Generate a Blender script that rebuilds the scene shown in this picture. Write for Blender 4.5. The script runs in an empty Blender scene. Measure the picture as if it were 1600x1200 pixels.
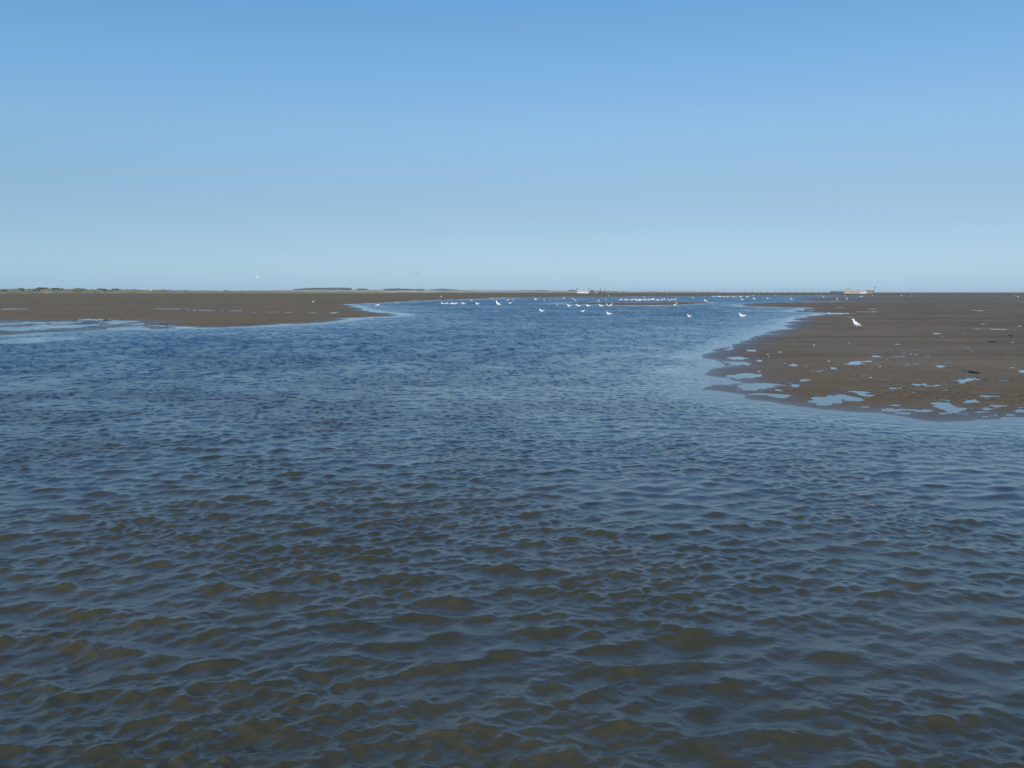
import bpy, math, random
import numpy as np
from mathutils import Vector
R = math.radians
random.seed(7)
rng = np.random.default_rng(11)
S = bpy.context.scene
C = S.collection

# ---------------------------------------------------------------- camera, sky, sun, exposure
CAM_H, F, HY = 1.7, 1333.33, 456.6            # eye height, focal length and horizon row for a 1600 px wide frame
PITCH = math.atan((600 - HY) / F)
cam = bpy.data.objects.new('camera', bpy.data.cameras.new('camera'))
C.objects.link(cam)
cam.data.sensor_width = 36
cam.data.lens = 36 * F / 1600
cam.data.clip_start, cam.data.clip_end = 0.05, 60000
cam.location = (0, 0, CAM_H)
cam.rotation_euler = (R(90) - PITCH, 0, 0)
S.camera = cam

SUN_EL, SUN_AZ = 38, 198                       # azimuth clockwise from +Y: behind the viewer, to the left
w = bpy.data.worlds.new('World'); S.world = w
w.use_nodes = True
nt = w.node_tree
sky = nt.nodes.new('ShaderNodeTexSky')
sky.sky_type = 'NISHITA'; sky.sun_disc = False
sky.sun_elevation = R(SUN_EL); sky.sun_rotation = R(SUN_AZ)
sky.altitude = 0; sky.air_density = 1.0; sky.dust_density = 0.6; sky.ozone_density = 6.0
sep = nt.nodes.new('ShaderNodeSeparateColor'); com = nt.nodes.new('ShaderNodeCombineColor')
nt.links.new(sky.outputs[0], sep.inputs[0])
for i, (g, k) in enumerate([(.85, .826), (.51, .805), (.40, .935)]):      # the camera's soft tone curve on the sky, per channel
    pw = nt.nodes.new('ShaderNodeMath'); pw.operation = 'POWER'; pw.inputs[1].default_value = g
    ml = nt.nodes.new('ShaderNodeMath'); ml.operation = 'MULTIPLY'; ml.inputs[1].default_value = k * .1 ** (g - 1)
    nt.links.new(sep.outputs[i], pw.inputs[0]); nt.links.new(pw.outputs[0], ml.inputs[0]); nt.links.new(ml.outputs[0], com.inputs[i])
# sky tint by elevation; stops above the frame are set to colour water reflections
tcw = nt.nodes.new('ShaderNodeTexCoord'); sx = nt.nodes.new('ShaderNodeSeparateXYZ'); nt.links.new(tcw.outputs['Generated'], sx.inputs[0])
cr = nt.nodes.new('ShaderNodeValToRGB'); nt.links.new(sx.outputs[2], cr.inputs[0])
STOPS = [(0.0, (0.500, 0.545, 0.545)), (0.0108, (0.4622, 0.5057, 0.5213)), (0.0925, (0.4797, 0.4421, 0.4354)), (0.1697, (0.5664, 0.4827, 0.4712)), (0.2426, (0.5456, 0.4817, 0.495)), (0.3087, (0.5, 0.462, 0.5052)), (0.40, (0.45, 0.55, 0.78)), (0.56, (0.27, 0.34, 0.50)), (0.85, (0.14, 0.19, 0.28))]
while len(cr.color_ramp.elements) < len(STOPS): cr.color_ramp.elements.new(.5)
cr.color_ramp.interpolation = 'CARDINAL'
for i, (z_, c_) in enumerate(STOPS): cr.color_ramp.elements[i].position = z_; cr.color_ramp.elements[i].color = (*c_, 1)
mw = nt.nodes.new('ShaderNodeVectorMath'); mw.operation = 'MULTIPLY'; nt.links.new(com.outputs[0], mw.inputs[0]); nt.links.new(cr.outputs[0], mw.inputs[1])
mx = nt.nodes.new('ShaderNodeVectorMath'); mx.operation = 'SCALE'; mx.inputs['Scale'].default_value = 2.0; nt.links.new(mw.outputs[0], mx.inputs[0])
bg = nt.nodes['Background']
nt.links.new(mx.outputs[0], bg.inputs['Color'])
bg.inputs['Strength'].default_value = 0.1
sl = bpy.data.lights.new('sun', 'SUN'); sl.energy = 3.8; sl.angle = R(0.53); sl.color = (1, .95, .87)
sun = bpy.data.objects.new('sun', sl); C.objects.link(sun)
sd = Vector((math.sin(R(SUN_AZ)) * math.cos(R(SUN_EL)), math.cos(R(SUN_AZ)) * math.cos(R(SUN_EL)), math.sin(R(SUN_EL))))
sun.rotation_euler = sd.to_track_quat('Z', 'Y').to_euler()
S.view_settings.view_transform = 'Standard'
S.view_settings.look = 'None'
S.view_settings.exposure = 0.0
S.view_settings.gamma = 1
S.cycles.volume_bounces = 0
S.cycles.max_bounces = 6

# ---------------------------------------------------------------- geometry of the view (metres on the ground from rows and columns)
cp, sp = math.cos(PITCH), math.sin(PITCH)
def direction(x, y):
    a, b = (x - 800) / F, (600 - y) / F
    return Vector((a, cp + b * sp, -sp + b * cp))
def at(x, y, z=0.0):
    d = direction(x, y); t = (z - CAM_H) / d.z
    return Vector((0, 0, CAM_H)) + d * t
def at_range(x, y, r):
    d = direction(x, y); k = r / math.hypot(d.x, d.y)
    return Vector((0, 0, CAM_H)) + d * k
def radius(y):
    return CAM_H / math.tan(PITCH + math.atan((y - 600) / F))
def to_px(X, Y, Z):
    Zr = Z - CAM_H
    dep = np.maximum(Y * cp - Zr * sp, 0.01)
    return 800 + F * X / dep, 600 - F * (Y * sp + Zr * cp) / dep
def smooth(a, b, x):
    t = np.clip((x - a) / (b - a), 0, 1)
    return t * t * (3 - 2 * t)
TAB = rng.random((256, 256)).astype(np.float32)
def vnoise(X, Y, s, o=0.0):
    x, y = X / s + 37.3 + o, Y / s + 91.7 + o * 1.7
    xi, yi = np.floor(x), np.floor(y)
    fx, fy = x - xi, y - yi
    fx = fx * fx * (3 - 2 * fx); fy = fy * fy * (3 - 2 * fy)
    xi = xi.astype(np.int64); yi = yi.astype(np.int64)
    a, b, c, d = TAB[xi & 255, yi & 255], TAB[(xi + 1) & 255, yi & 255], TAB[xi & 255, (yi + 1) & 255], TAB[(xi + 1) & 255, (yi + 1) & 255]
    return ((a * (1 - fx) + b * fx) * (1 - fy) + (c * (1 - fx) + d * fx) * fy) * 2 - 1
def fbm(X, Y, s, n, o=0.0, g=.55):
    t, a = 0, 1
    for k in range(n):
        t = t + a * vnoise(X * math.cos(k) - Y * math.sin(k), X * math.sin(k) + Y * math.cos(k), s / 2 ** k, o + k * 11.1)
        a *= g
    return t

# ---------------------------------------------------------------- materials
def material(name):
    m = bpy.data.materials.new(name); m.use_nodes = True
    return m, m.node_tree, m.node_tree.nodes['Principled BSDF']
def N(t, kind, **kw):
    n = t.nodes.new(kind)
    for k, v in kw.items():
        if hasattr(n, k): setattr(n, k, v)
        else: n.inputs[k].default_value = v
    return n
def noise(t, scale, detail=4, rough=.6, coord='Object'):
    tc = t.nodes.new('ShaderNodeTexCoord')
    n = N(t, 'ShaderNodeTexNoise'); n.inputs['Scale'].default_value = scale
    n.inputs['Detail'].default_value = detail; n.inputs['Roughness'].default_value = rough
    t.links.new(tc.outputs[coord], n.inputs['Vector'])
    return n
def ramp(t, src, stops):
    r = t.nodes.new('ShaderNodeValToRGB'); e = r.color_ramp.elements
    while len(e) < len(stops): e.new(.5)
    for i, (p, c) in enumerate(stops): e[i].position = p; e[i].color = (*c, 1)
    t.links.new(src, r.inputs[0]); return r
def mix(t, fac, a, b):
    m = t.nodes.new('ShaderNodeMix'); m.data_type = 'RGBA'
    t.links.new(fac, m.inputs[0])
    for s_, i in ((a, 6), (b, 7)):
        if isinstance(s_, tuple): m.inputs[i].default_value = (*s_, 1)
        else: t.links.new(s_, m.inputs[i])
    return m.outputs[2]
def attr(t, name):
    a = t.nodes.new('ShaderNodeAttribute'); a.attribute_name = name; return a
def painted(name, col, col2=None, rough=.6, scale=2.0, bump=0.0):
    m, t, p = material(name)
    n = noise(t, scale)
    r = ramp(t, n.outputs[0], [(.3, col), (.7, col2 or tuple(c * .82 for c in col))])
    t.links.new(r.outputs[0], p.inputs['Base Color'])
    p.inputs['Roughness'].default_value = rough
    if bump:
        b = N(t, 'ShaderNodeBump'); b.inputs['Strength'].default_value = bump
        t.links.new(n.outputs[0], b.inputs['Height']); t.links.new(b.outputs[0], p.inputs['Normal'])
    return m

# water: murky tidal water, surface slope carried on the mesh
M_water, t, p = material('tidal_water')
n1 = noise(t, 0.55, 5, .6); n2 = noise(t, 11, 5, .65)
r1 = ramp(t, n1.outputs[0], [(.3, (.042, .037, .012)), (.5, (.054, .046, .015)), (.72, (.068, .056, .020))])
r2 = ramp(t, n2.outputs[0], [(.3, (.80, .82, .8)), (.55, (1, 1, 1)), (.75, (1.25, 1.18, 1.1))])
mm = t.nodes.new('ShaderNodeMix'); mm.data_type = 'RGBA'; mm.blend_type = 'MULTIPLY'; mm.inputs[0].default_value = 1
t.links.new(r1.outputs[0], mm.inputs[6]); t.links.new(r2.outputs[0], mm.inputs[7])
ad = attr(t, 'far_blue'); dm = mix(t, ad.outputs['Fac'], mm.outputs[2], (.015, .037, .062))  # base colour turns from brown to blue with distance from the camera
t.links.new(dm, p.inputs['Base Color'])
p.inputs['IOR'].default_value = 1.38
ar = attr(t, 'slick'); t.links.new(ar.outputs['Fac'], p.inputs['Roughness'])
an = attr(t, 'surf')
b = N(t, 'ShaderNodeBump'); b.inputs['Strength'].default_value = .35; b.inputs['Distance'].default_value = .006
n3 = noise(t, 60, 3, .6); t.links.new(n3.outputs[0], b.inputs['Height'])
ag = attr(t, 'chop'); 
mu = N(t, 'ShaderNodeMath', operation='MULTIPLY'); mu.inputs[1].default_value = .55
t.links.new(ag.outputs['Fac'], mu.inputs[0]); t.links.new(mu.outputs[0], b.inputs['Strength'])
nm = N(t, 'ShaderNodeVectorMath', operation='NORMALIZE')
t.links.new(an.outputs['Vector'], nm.inputs[0]); t.links.new(nm.outputs[0], b.inputs['Normal'])
t.links.new(b.outputs[0], p.inputs['Normal'])

# tidal mud
M_mud, t, p = material('tidal_mud')
n1 = noise(t, .12, 5, .6); n2 = noise(t, 1.3, 6, .7); n3 = noise(t, 14, 6, .7)
base = ramp(t, n1.outputs[0], [(.35, (.128, .110, .086)), (.65, (.166, .142, .108))])
red = ramp(t, n2.outputs[0], [(.35, (.1, .1, .1)), (.66, (1, 1, 1))])
tcs = t.nodes.new('ShaderNodeTexCoord'); mps = t.nodes.new('ShaderNodeMapping'); mps.inputs['Scale'].default_value = (.05, .35, 1)
t.links.new(tcs.outputs['Object'], mps.inputs[0]); nst = N(t, 'ShaderNodeTexNoise'); nst.inputs['Scale'].default_value = 1.1; nst.inputs['Detail'].default_value = 6; nst.inputs['Roughness'].default_value = .65
t.links.new(mps.outputs[0], nst.inputs['Vector'])
band = ramp(t, nst.outputs[0], [(.32, (.72, .72, .74)), (.5, (1, 1, 1)), (.68, (1.2, 1.16, 1.08))])
mb_ = t.nodes.new('ShaderNodeMix'); mb_.data_type = 'RGBA'; mb_.blend_type = 'MULTIPLY'; mb_.inputs[0].default_value = 1
t.links.new(base.outputs[0], mb_.inputs[6]); t.links.new(band.outputs[0], mb_.inputs[7])
ab = attr(t, 'brown'); mr = N(t, 'ShaderNodeMath', operation='MULTIPLY')
t.links.new(ab.outputs['Fac'], mr.inputs[0]); t.links.new(red.outputs[0], mr.inputs[1])
c1 = mix(t, mr.outputs[0], mb_.outputs[2], (.150, .105, .056))
al = attr(t, 'olive'); c2 = mix(t, al.outputs['Fac'], c1, (.156, .130, .088))
av = attr(t, 'marsh'); c3 = mix(t, av.outputs['Fac'], c2, (.135, .122, .080))
ak = attr(t, 'weedy'); c4 = mix(t, ak.outputs['Fac'], c3, (.03, .035, .028))
sp_ = ramp(t, n3.outputs[0], [(.3, (.66, .66, .68)), (.5, (1, 1, 1)), (.72, (1.3, 1.27, 1.2))])
mm = t.nodes.new('ShaderNodeMix'); mm.data_type = 'RGBA'; mm.blend_type = 'MULTIPLY'; mm.inputs[0].default_value = 1
t.links.new(c4, mm.inputs[6]); t.links.new(sp_.outputs[0], mm.inputs[7])
aw = attr(t, 'wet')
wd = ramp(t, aw.outputs['Fac'], [(0, (1, 1, 1)), (1, (.66, .66, .68))])
mm3 = t.nodes.new('ShaderNodeMix'); mm3.data_type = 'RGBA'; mm3.blend_type = 'MULTIPLY'; mm3.inputs[0].default_value = 1
t.links.new(mm.outputs[2], mm3.inputs[6]); t.links.new(wd.outputs[0], mm3.inputs[7]); t.links.new(mm3.outputs[2], p.inputs['Base Color'])
mp = t.nodes.new('ShaderNodeMapRange'); t.links.new(aw.outputs['Fac'], mp.inputs[0])
mp.inputs[3].default_value = .8; mp.inputs[4].default_value = .28
t.links.new(mp.outputs[0], p.inputs['Roughness'])
mp2 = t.nodes.new('ShaderNodeMapRange'); t.links.new(aw.outputs['Fac'], mp2.inputs[0])
mp2.inputs[3].default_value = .0; mp2.inputs[4].default_value = .32
t.links.new(mp2.outputs[0], p.inputs['Specular IOR Level'])
b = N(t, 'ShaderNodeBump'); b.inputs['Strength'].default_value = .8; b.inputs['Distance'].default_value = .03
t.links.new(n3.outputs[0], b.inputs['Height']); t.links.new(b.outputs[0], p.inputs['Normal'])

M_dune, t, p = material('dune_sand_and_grass')
n1 = noise(t, .018, 5, .7); n2 = noise(t, .25, 5, .7)
c = ramp(t, n1.outputs[0], [(.38, (.20, .19, .11)), (.52, (.29, .265, .17)), (.66, (.44, .39, .27))])
t.links.new(c.outputs[0], p.inputs['Base Color']); p.inputs['Roughness'].default_value = .9
M_marsh, t, p = material('grassy_bank')
n1 = noise(t, .06, 6, .75)
c = ramp(t, n1.outputs[0], [(.35, (.075, .085, .045)), (.52, (.165, .155, .09)), (.7, (.33, .30, .21))])
t.links.new(c.outputs[0], p.inputs['Base Color']); p.inputs['Roughness'].default_value = .9
M_leaf = painted('dark_foliage', (.040, .054, .030), (.080, .092, .048), .8, .35)
M_grass = painted('dry_grass', (.12, .13, .05), (.26, .23, .12), .85, .4)
M_bark = painted('bark', (.07, .055, .04), None, .9, 6)
M_feather = painted('white_feathers', (.86, .86, .84), (.80, .80, .79), .7, 20)
M_wing = painted('pale_grey_feathers', (.62, .64, .66), (.54, .56, .58), .7, 20)
M_bill = painted('yellow_bill', (.65, .42, .06), None, .45, 30)
M_leg = painted('pink_grey_leg', (.48, .36, .30), None, .6, 30)
M_eye = painted('dark_eye', (.01, .01, .01), None, .2, 30)
M_dark = painted('dark_feathers', (.035, .035, .04), (.06, .06, .06), .8, 20)
M_white = painted('white_paint', (.80, .79, .76), (.72, .71, .68), .6, .6)
M_cream = painted('cream_boards', (.50, .45, .37), (.42, .37, .30), .7, .6)
M_pink = painted('pale_weathered_boards', (.50, .42, .38), (.42, .36, .33), .8, .6)
M_orange = painted('orange_brown_boards', (.34, .23, .13), (.27, .19, .11), .8, .6)
M_brown = painted('brown_boards', (.17, .12, .085), (.12, .09, .065), .85, .8)
M_redroof = painted('reddish_roof', (.22, .11, .085), (.17, .09, .07), .85, .8)
M_roof = painted('dark_roof', (.055, .055, .058), (.085, .08, .078), .8, .8)
M_blue = painted('dark_blue_cladding', (.035, .05, .085), (.045, .06, .09), .6, .8)
M_grey = painted('grey_boards', (.30, .30, .29), (.22, .22, .22), .85, .8)
M_glass = painted('window_glass', (.03, .035, .04), None, .1, 3)
M_wood = painted('weathered_post', (.11, .10, .085), (.07, .065, .055), .9, 5)
M_weed = painted('black_seaweed', (.012, .013, .009), (.025, .022, .012), .5, 20)
M_shell = painted('bleached_shell', (.62, .58, .52), (.48, .44, .40), .5, 40)

# ---------------------------------------------------------------- mesh helpers
def obj(name, verts, faces, mats, parent=None, smooth_=False, midx=None):
    me = bpy.data.meshes.new(name)
    me.from_pydata([tuple(v) for v in verts], [], faces)
    for m in (mats if isinstance(mats, list) else [mats]): me.materials.append(m)
    if midx is not None: me.polygons.foreach_set('material_index', midx)
    if smooth_: me.polygons.foreach_set('use_smooth', [True] * len(me.polygons))
    o = bpy.data.objects.new(name, me); C.objects.link(o)
    if parent: o.parent = parent
    return o
def tag(o, label, cat=None, group=None, kind=None):
    if label: o['label'] = label
    if cat: o['category'] = cat
    if group: o['group'] = group
    if kind: o['kind'] = kind
    return o
def empty(name, loc=(0, 0, 0), rz=0.0):
    o = bpy.data.objects.new(name, None); C.objects.link(o)
    o.location = loc; o.rotation_euler = (0, 0, rz); o.empty_display_size = .1
    return o
def copy_tree(o, parent=None):
    c = o.copy(); C.objects.link(c); c.parent = parent
    for ch in list(o.children): copy_tree(ch, c)
    return c
class MB:
    def __init__(s): s.v = []; s.f = []
    def add(s, v, f):
        n = len(s.v); s.v += [Vector(q) for q in v]; s.f += [tuple(i + n for i in q) for q in f]; return s
    def box(s, x0, x1, y0, y1, z0, z1):
        v = [(x, y, z) for z in (z0, z1) for y in (y0, y1) for x in (x0, x1)]
        return s.add(v, [(0, 2, 3, 1), (4, 5, 7, 6), (0, 1, 5, 4), (2, 6, 7, 3), (0, 4, 6, 2), (1, 3, 7, 5)])
    def loft(s, rings, n=12, across=None):          # rings: (centre, radius sideways, radius up) along a spine
        cs = [Vector(r[0]) for r in rings]; vs = []; fs = []
        for i, r in enumerate(rings):
            tg = (cs[min(i + 1, len(cs) - 1)] - cs[max(i - 1, 0)]).normalized()
            side = Vector((0, 1, 0)) if abs(tg.y) < .9 else Vector((1, 0, 0))
            if across is not None: side = Vector(across)
            side = (side - tg * side.dot(tg)).normalized(); up = tg.cross(side).normalized()
            for k in range(n):
                a = 2 * math.pi * k / n
                vs.append(cs[i] + side * math.cos(a) * r[1] + up * math.sin(a) * r[2])
        for i in range(len(rings) - 1):
            for k in range(n):
                fs.append((i * n + k, i * n + (k + 1) % n, (i + 1) * n + (k + 1) % n, (i + 1) * n + k))
        fs.append(tuple(range(n - 1, -1, -1))); fs.append(tuple((len(rings) - 1) * n + k for k in range(n)))
        return s.add(vs, fs)
    def tube(s, pts, rad, n=6):
        rr = rad if isinstance(rad, (list, tuple)) else [rad] * len(pts)
        return s.loft([(q, a, a) for q, a in zip(pts, rr)], n)
    def build(s, name, m, parent=None, sm=False): return obj(name, s.v, s.f, m, parent, sm)

# ---------------------------------------------------------------- shore outline (image rows and columns turned into ground metres)
def P(*pts): return np.array([tuple(at(x, y)[:2]) if len(q) == 2 else (x, y) for q in pts for x, y in [q[:2]]])
W = lambda x, y: (x, y, 0)             # already metres
POLY_FAR = P(W(-7000, 8), W(-60, 27), (-900, 540), (-300, 532), (-100, 527), (0, 524), (40, 520.5), (90, 518), (140, 516), (210, 514.6), (250, 514), (290, 512.8), (345, 511.5), (400, 509.7),
             (450, 507), (500, 503.5), (535, 500), (548, 497.7), (585, 496), (612, 494.2), (629, 492.2), (626, 490.4), (606, 489), (590, 487.2), (572, 484.5), (562, 481),
             (554, 478), (548, 476.4), (530, 475.8), (552, 475), (585, 473.6), (620, 471.8), (660, 470), (700, 468.2), (730, 467.6), (760, 467), (766, 465.8), (800, 464.6), (860, 464.2), (900, 463.8), (960, 464), (1000, 463.3),
             (1060, 463), (1120, 462.4), (1180, 461.6), (1300, 461.0), (1600, 461), (2400, 461), W(4000, 560), W(9000, 600), W(9000, 15000), W(-9000, 15000))
POLY_BAR = P((862, 474.2), (900, 473.2), (960, 472.6), (1020, 472.4), (1060, 471.6), (1092, 471.8), (1120, 472.8), (1090, 473.6), (1075, 475.2), (1050, 476.4), (1010, 477.6), (960, 476.8), (915, 475.6))
POLY_RIGHT = P((1158, 475), (1170, 478.6), (1200, 479.4), (1240, 480.2), (1284, 481.4), (1262, 482.4), (1254, 484.6), (1232, 486.2), (1252, 487.2), (1270, 488.6), (1318, 489.6), (1290, 490.6), (1268, 494), (1250, 498), (1240, 501), (1228, 509), (1214, 514), (1200, 521), (1180, 526), (1168, 531),
             (1150, 538), (1132, 544), (1112, 553), (1098, 559.5), (1128, 563), (1146, 569), (1118, 579), (1105, 586), (1140, 590), (1152, 597), (1130, 602), (1108, 607), (1140, 611), (1165, 616), (1180, 622),
             (1210, 627), (1250, 632), (1285, 637), (1325, 642), (1360, 643), (1392, 646), (1420, 651), (1455, 656), (1500, 656.5), (1530, 654), (1560, 651), (1600, 653), (1680, 658), (1900, 668), (2400, 690),
             W(60, 11), W(7000, 30), W(9000, 540), W(4000, 560), (2400, 468), (1900, 470), (1600, 471), (1450, 471.2), (1330, 471.4), (1250, 472), (1200, 473))
POLY_FLATS = P((1040, 463), (1120, 464), (1150, 467), (1100, 470), (1120, 472.5), (1160, 476), (1250, 474), (1330, 473), (1600, 473), (2400, 470), W(4000, 560), (2400, 461), (1600, 461), (1300, 461), (1180, 461.5))
def inside_dist(X, Y, poly):
    sh = X.shape; px, py = X.ravel(), Y.ravel()
    best = np.full(px.shape, 1e12); ins = np.zeros(px.shape, bool)
    n = len(poly)
    for i in range(n):
        ax, ay = poly[i]; bx, by = poly[(i + 1) % n]
        ex, ey = bx - ax, by - ay
        tt = np.clip(((px - ax) * ex + (py - ay) * ey) / (ex * ex + ey * ey + 1e-12), 0, 1)
        dx, dy = px - ax - tt * ex, py - ay - tt * ey
        best = np.minimum(best, dx * dx + dy * dy)
        cr = ((ay > py) != (by > py))
        if ey != 0:
            ins ^= cr & (px < ex * (py - ay) / ey + ax)
    d = np.sqrt(best)
    return np.where(ins, d, -d).reshape(sh)

# polar grid: rows at even spacing as seen from the beach, fine over the view and coarser behind
cols = np.arange(-130, 1731, 1.45)
phi = np.arctan((cols - 800) / F)
side = np.radians(np.concatenate([np.linspace(math.degrees(phi[-1]), 60, 60)[1:], np.linspace(60, 180, 50)[1:]]))
phi = np.concatenate([-side[::-1], phi, side[:-1]])
rows = np.concatenate([np.arange(1230, 520, -1.25), np.arange(520, 480, -.7), np.arange(480, 466, -.35), np.arange(466, 457.3, -.15)])
rad = np.array([radius(y) for y in rows])
inner = np.concatenate([np.linspace(.12, rad[0] - .04, 26)])
rad = np.concatenate([inner, rad, np.geomspace(rad[-1] * 1.05, 7200, 10)])
PH, RR = np.meshgrid(phi, rad)
GX, GY = RR * np.sin(PH), RR * np.cos(PH)
dr = np.gradient(rad)[:, None] * np.ones_like(PH)
dl = np.maximum(RR * np.gradient(phi)[None, :], 1e-4)
wob = np.minimum(.25 + RR * .004, 2.5) + 7 * smooth(90, 220, RR)
wx = GX + wob * .5 * fbm(GX, GY, 2.2, 3, 3.3); wy = GY + wob * .5 * fbm(GX, GY, 2.2, 3, 8.8)
d_far = inside_dist(wx, wy, POLY_FAR); d_bar = inside_dist(wx, wy, POLY_BAR); d_rt = inside_dist(wx, wy, POLY_RIGHT)
d_fl = inside_dist(wx, wy, POLY_FLATS)
land = np.maximum(np.maximum(d_far, d_bar), d_rt)
PX, PY = to_px(GX, GY, 0 * GX)

# ---------------------------------------------------------------- mud height
h = np.where(land > 0, np.minimum(.0015 + .011 * land, .030), np.maximum(np.minimum(.0015 + .020 * land, .03 + .07 * land), -.30))
fade = lambda s_: np.clip(s_ / (1.5 * dr), 0, 1)
amp = np.clip(RR / 30, .55, 1.6)
h = h + amp * (.0045 * vnoise(GX, GY, 9, 1.1) + .0050 * vnoise(GX, GY, 2.6, 2.2) * fade(2.6) + .0046 * vnoise(GX, GY, .8, 5.2) * fade(.8) + .003 * vnoise(GX, GY, .25, 7.7) * fade(.25) + .0018 * vnoise(GX, GY, .08, 9.9) * fade(.08))
fl = smooth(-14, 22, d_fl) * (d_bar < 0) * (PX > 1000)
h = h * (1 - fl) + fl * (.0065 + .006 * smooth(1250, 1500, PX) + .012 * vnoise(GX * .25, GY, 14, 4.4) + .012 * vnoise(GX * .4, GY, 45, 6.6) + .006 * vnoise(GX, GY, 4, 2.4) * fade(4))
# runnels and pools left by the tide: column, row, half width, half height
POOLS = [(1300, 489.8, 26, .9), (1463, 521.6, 8, 1), (1537, 506, 5, .6), (1529, 514.3, 9, .7), (1560, 514.5, 10, .7), (1592, 510, 5, .7), (1508, 520.3, 4, .7), (1422, 525, 3, .8),
 (1405, 537.8, 5, .8), (1589, 528.4, 9, 1), (1583, 535, 7, .8), (1570, 531.4, 5, .6), (1512, 543.4, 7, 1), (1517, 548.8, 4, 1), (1438, 549, 10, .9), (1418, 552.8, 9, .8), (1434, 554.4, 7, 1),
 (1409, 556.9, 14, 1), (1446, 557.2, 13, 1), (1366, 555.8, 6, 1), (1372, 557.4, 9, 1), (1343, 565.3, 22, 1.4), (1339, 569, 15, 1.6), (1362, 563, 7, .8), (1370, 567.8, 6, 1), (1383, 561.4, 6, 1),
 (1482, 552, 4, 1), (1435, 569, 16, .8), (1415, 571, 5, 1), (1472, 572.3, 10, 1.6), (1572, 574.7, 17, 1.6), (1602, 579.5, 9, 3), (1515, 593.4, 22, 2.5), (1504, 599, 16, 1.8), (1527, 600.3, 12, 1.1),
 (1568, 594.7, 7, 2), (1580, 593, 4, 1.4), (1454, 602.8, 15, 2.2), (1474, 602.8, 15, 1.4), (1422, 599.8, 12, 1.6), (1436, 601.5, 10, 1.4), (1401, 607, 14, 2.6), (1420, 608.4, 8, 1.2), (1381, 597.5, 6, 1.6), (1347, 612.5, 18, 2.6),
 (1379, 613.4, 14, 1.2), (1336, 624.7, 13, 2.4), (1358, 618, 14, 1.4), (1311, 621, 17, 2.6), (1302, 627, 10, 2.2), (1480, 610.3, 8, 2), (1546, 618, 20, 2.5), (1532, 623, 10, 1.2), (1587, 621, 9, 1.3),
 (1519, 628, 10, 2.4), (1474, 629.8, 15, 2.6), (1480, 634, 18, 2.2), (1484, 639.7, 16, 3.6), (1442, 642, 12, 2.2), (1405, 640.5, 25, 1.4), (1553, 633.7, 14, 2.8), (1542, 639, 7, 1.4), (1596, 636, 12, 1.5),
 (1592, 642.5, 10, 2.2), (1555, 652, 18, 1.8), (1354, 635.4, 7, 1.1), (1282, 624, 18, 3), (1290, 629, 22, 3.6), (1314, 619, 14, 3.2), (1241, 602.5, 6, 2.5), (1258, 594, 12, 1.7),
 (1273, 580.4, 10, 1.1), (1292, 578, 8, 1.1), (1303, 575.3, 6, 1.6), (1151, 559.4, 12, 1.6), (1162, 568, 10, 2), (1140, 568, 15, 2), (1170, 586.5, 15, 3), (1155, 589, 20, 2.4), (1192, 601, 26, 1.8), (1181, 606, 24, 2.6),
 (1219, 618.5, 14, 2.6), (1200, 616.5, 16, 1.6), (1217, 609.6, 5, 1.3), (1175, 547.5, 6, 1), (1138, 545.3, 10, 1), (1170, 530.3, 12, 1), (1187, 563.5, 4, 1), (1186, 580.4, 3, 1), (1239, 570.6, 7, 1.1),
 (1259, 572, 7, 1.1), (1700, 600, 40, 3), (1660, 630, 30, 3), (1650, 560, 25, 2),
 (312, 485, 26, .3), (359, 485.6, 18, .35), (390, 488.2, 9, .3), (425, 487.4, 10, .3), (453, 488.2, 8, .3), (489, 488.7, 6, .3), (522, 488.7, 6, .5), (275, 482.8, 30, .25), (20, 483, 24, .4),
 (150, 500, 30, 1.2), (185, 503, 26, 1.8), (215, 506, 22, 1.6), (120, 503.5, 28, 1.6), (60, 505, 44, 1.4), (150, 506.5, 34, 1.2), (90, 511, 30, 1.6), (30, 512.5, 32, 1.8), (130, 512.5, 22, 1.2), (250, 509, 20, .9), (60, 516, 50, 1.5), (5, 506, 20, 1.5), (280, 511, 22, .8)]
for k in range(62):
    cy = 515 + 85 * random.random() ** .8; cx = random.uniform(1215 + max(0, 560 - cy) * .3, 1598)
    POOLS.append((cx, cy, random.uniform(1.4, 3.6), random.uniform(.35, .6)))
for k in range(34):
    POOLS.append((random.uniform(1380, 1605), random.uniform(598, 650), random.uniform(3, 13), random.uniform(.6, 1.3)))
for k in range(26):
    POOLS.append((random.uniform(1200, 1600), random.uniform(474, 500), random.uniform(4, 18), random.uniform(.25, .4)) if k < 8 else (random.uniform(1380, 1600), random.uniform(600, 650), random.uniform(2, 6), random.uniform(.5, 1)))
nx = 1.0 * vnoise(GX, GY, .35, 3.1) + .8 * vnoise(GX, GY, .12, 5.1); ny = 1.0 * vnoise(GX, GY, .3, 13.1) + .8 * vnoise(GX, GY, .13, 15.1)
nf = vnoise(GX * .5, GY, .09, 23.1) + .7 * vnoise(GX * .6, GY, .045, 24.1)
carve = np.zeros_like(h)
vis = PY < 720
for (cx, cy, hw, hh) in POOLS:
    m_ = vis & (np.abs(PX - cx) < hw * 2 + 8) & (np.abs(PY - cy) < hh * 2 + 4) & (np.abs(PH) < 1.2)
    if not m_.any(): continue
    kx, ky = min(7, hw * .55), min(1.5, hh * .5)
    q = np.sqrt(((PX[m_] - cx + kx * nx[m_]) / hw) ** 2 + ((PY[m_] - cy + ky * ny[m_]) / hh) ** 2) + .26 * nf[m_]
    carve[m_] = np.maximum(carve[m_], 1 - smooth(.9, 1.5, q))
h = np.where(land > 0, h * (1 - carve) - .012 * carve, h)
rise = smooth(420, 1100, RR)
h = h + rise * .55 + rise * .10 * vnoise(GX, GY, 60, 2.0) + smooth(300, 420, RR) * .03 * (d_far > 0)
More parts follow.
